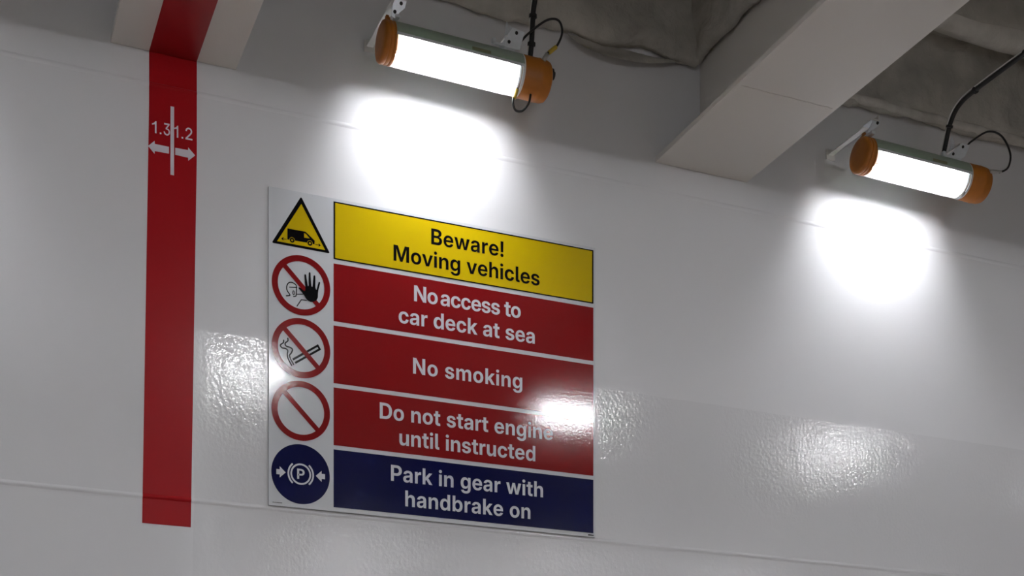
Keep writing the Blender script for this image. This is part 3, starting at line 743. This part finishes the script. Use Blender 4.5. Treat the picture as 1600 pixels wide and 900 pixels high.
bm = bmesh.new(); tube(bm, [(.180, -.03, -.068), (.165, -.032, -.082)], [.010, .007], 10); build('cover_catch', bm, M['zinc'], lamps[1], True)

def copy_tree(o, parent=None):
    c = o.copy(); COL.objects.link(c)
    if parent: c.parent = parent
    for ch in o.children: copy_tree(ch, c)
    return c

# wall arms carrying the lamps
ARM_LABELS = {(0, 0): 'white wall arm behind the left orange cap of the lamp above the sign', (0, 1): 'white wall arm behind the right end of the lamp above the sign',
              (1, 0): 'long white wall arm beside the round orange cap of the far right lamp', (1, 1): 'white wall arm behind the right end of the far right lamp'}
def arm(x, label, y_end=-.315):
    bm = bmesh.new()
    z = LZ + ARM_Z
    box(bm, x - .013, x + .013, y_end, -.001, z - .003, z + .001, .0008)          # flat leg of the angle
    box(bm, x + .009, x + .013, y_end, -.001, z - .003, z + .020, .0008)          # upright leg
    box(bm, x - .022, x + .022, -.006, -.0005, z - .022, z + .022, .002)          # pad on the wall
    o = build('wall_bracket', bm, M['arm'])
    return tag(o, label, 'bracket', 'lamp wall arms')
for k in (0, 1):
    arm(1.84 + PITCH * k - .300 - .010 * k, ARM_LABELS[(k, 0)], -.318)
    arm(1.84 + PITCH * k + .150, ARM_LABELS[(k, 1)], -.27)

# feed cables
def feed_cable(pts, ties, label, bar=True):
    P0 = Vector(pts[0])
    t = empty('power_cable', P0, label, 'cable', 'lamp feed cables')
    path = smooth_path([Vector(p) - P0 for p in pts], 10)
    bm = bmesh.new(); tube(bm, path, .0095, 12); build('cable', bm, M['black'], t, True)
    if bar:
        bm = bmesh.new(); tube(bm, [p + Vector((-.008, .004, .010)) for p in path], .0028, 6); build('support_rod', bm, M['arm'], t, True)['label'] = 'thin pale rod the cable is tied to'
    for i in ties:
        i = min(max(1, int(i * (len(path) - 1))), len(path) - 2)
        d = (path[i + 1] - path[i - 1]).normalized()
        bm = bmesh.new(); tube(bm, [path[i] - d * .006, path[i] - d * .005, path[i] + d * .005, path[i] + d * .006], [.010, .0150, .0150, .010], 12)
        build('cable_tie', bm, M['black'], t, True, angle=40)
    return t
feed_cable([(2.095, -.222, 4.572), (2.096, -.235, 4.63), (2.097, -.243, 4.70), (2.099, -.25, 4.76), (2.100, -.30, 4.835), (2.095, -.40, 4.87), (2.10, -.7, 4.88), (2.10, -1.2, 4.88), (2.10, -2.4, 4.88)],
           [.13, .32, .66, .8, .95], 'black feed cable rising straight up behind the right end of the lamp above the sign', bar=True)
feed_cable([(4.045, -.190, 4.605), (4.048, -.205, 4.66), (4.05, -.235, 4.74), (4.052, -.29, 4.79), (4.055, -.40, 4.806), (4.058, -.70, 4.81), (4.06, -1.1, 4.81), (4.06, -2.4, 4.81)],
           [.27, .56, .70, .86, .96], 'black feed cable bending away overhead from the far right lamp', bar=True)

# unseen lamps: near row inferred from its glints, rear rows added for fill light
hang = bmesh.new()
for x in (-.2, .12): tube(hang, [(x, 0, .074), (x, 0, (HC - LZ + .03) / math.cos(math.radians(12)) - .004)], .006, 8)
hang_me = bpy.data.meshes.new('hanger'); hang.to_mesh(hang_me); hang.free(); hang_me.materials.append(M['arm'])
GLINT = {0: 'tube lamp outside the view, seen as the glint on the wall left of the sign', 1: 'tube lamp outside the view, seen as the glare on the right edge of the sign',
         2: 'tube lamp outside the view, seen as the glint on the wall right of the sign'}
base_lamp = tube_light((1.690, -3.15, LZ - .03), GLINT[0], 'deck_tube')
base_lamp.rotation_euler = (math.radians(12), 0, PI)          # lens turned towards the bulkhead
base_lamp['group'] = 'tube lights'
h = bpy.data.objects.new('hanger', hang_me); COL.objects.link(h); h.parent = base_lamp
for y, ks in ((-3.15, (-2, -1, 1, 2, 3, 4)), (-7.9, (-3, -2, -1, 0, 1, 2, 3, 4)), (-10.5, (-3, -2, -1, 0, 1, 2, 3, 4)), (-13.8, (-3, -1, 1, 3))):  # rearmost rows are added fill lamps, too far back to glint in view
    for k in ks:
        c = copy_tree(base_lamp)
        c.location = (1.625 + PITCH * k + .07, y, LZ - .03)
        c.rotation_euler = base_lamp.rotation_euler
        c['label'] = GLINT[k] if (y == -3.15 and k in GLINT) else 'unseen tube lamp further along the deck, adds fill light'
for k in (-1, 2):
    c = copy_tree(lamps[1]); c.location = (1.84 + PITCH * k, LY, LZ)
    c['label'] = 'tube lamp on the same wall just outside the ' + ('left' if k < 0 else 'right') + ' edge of the view'
    for s in (-.262, .150): arm(1.84 + PITCH * k + s, 'white wall arm of a lamp outside the view', -.3)
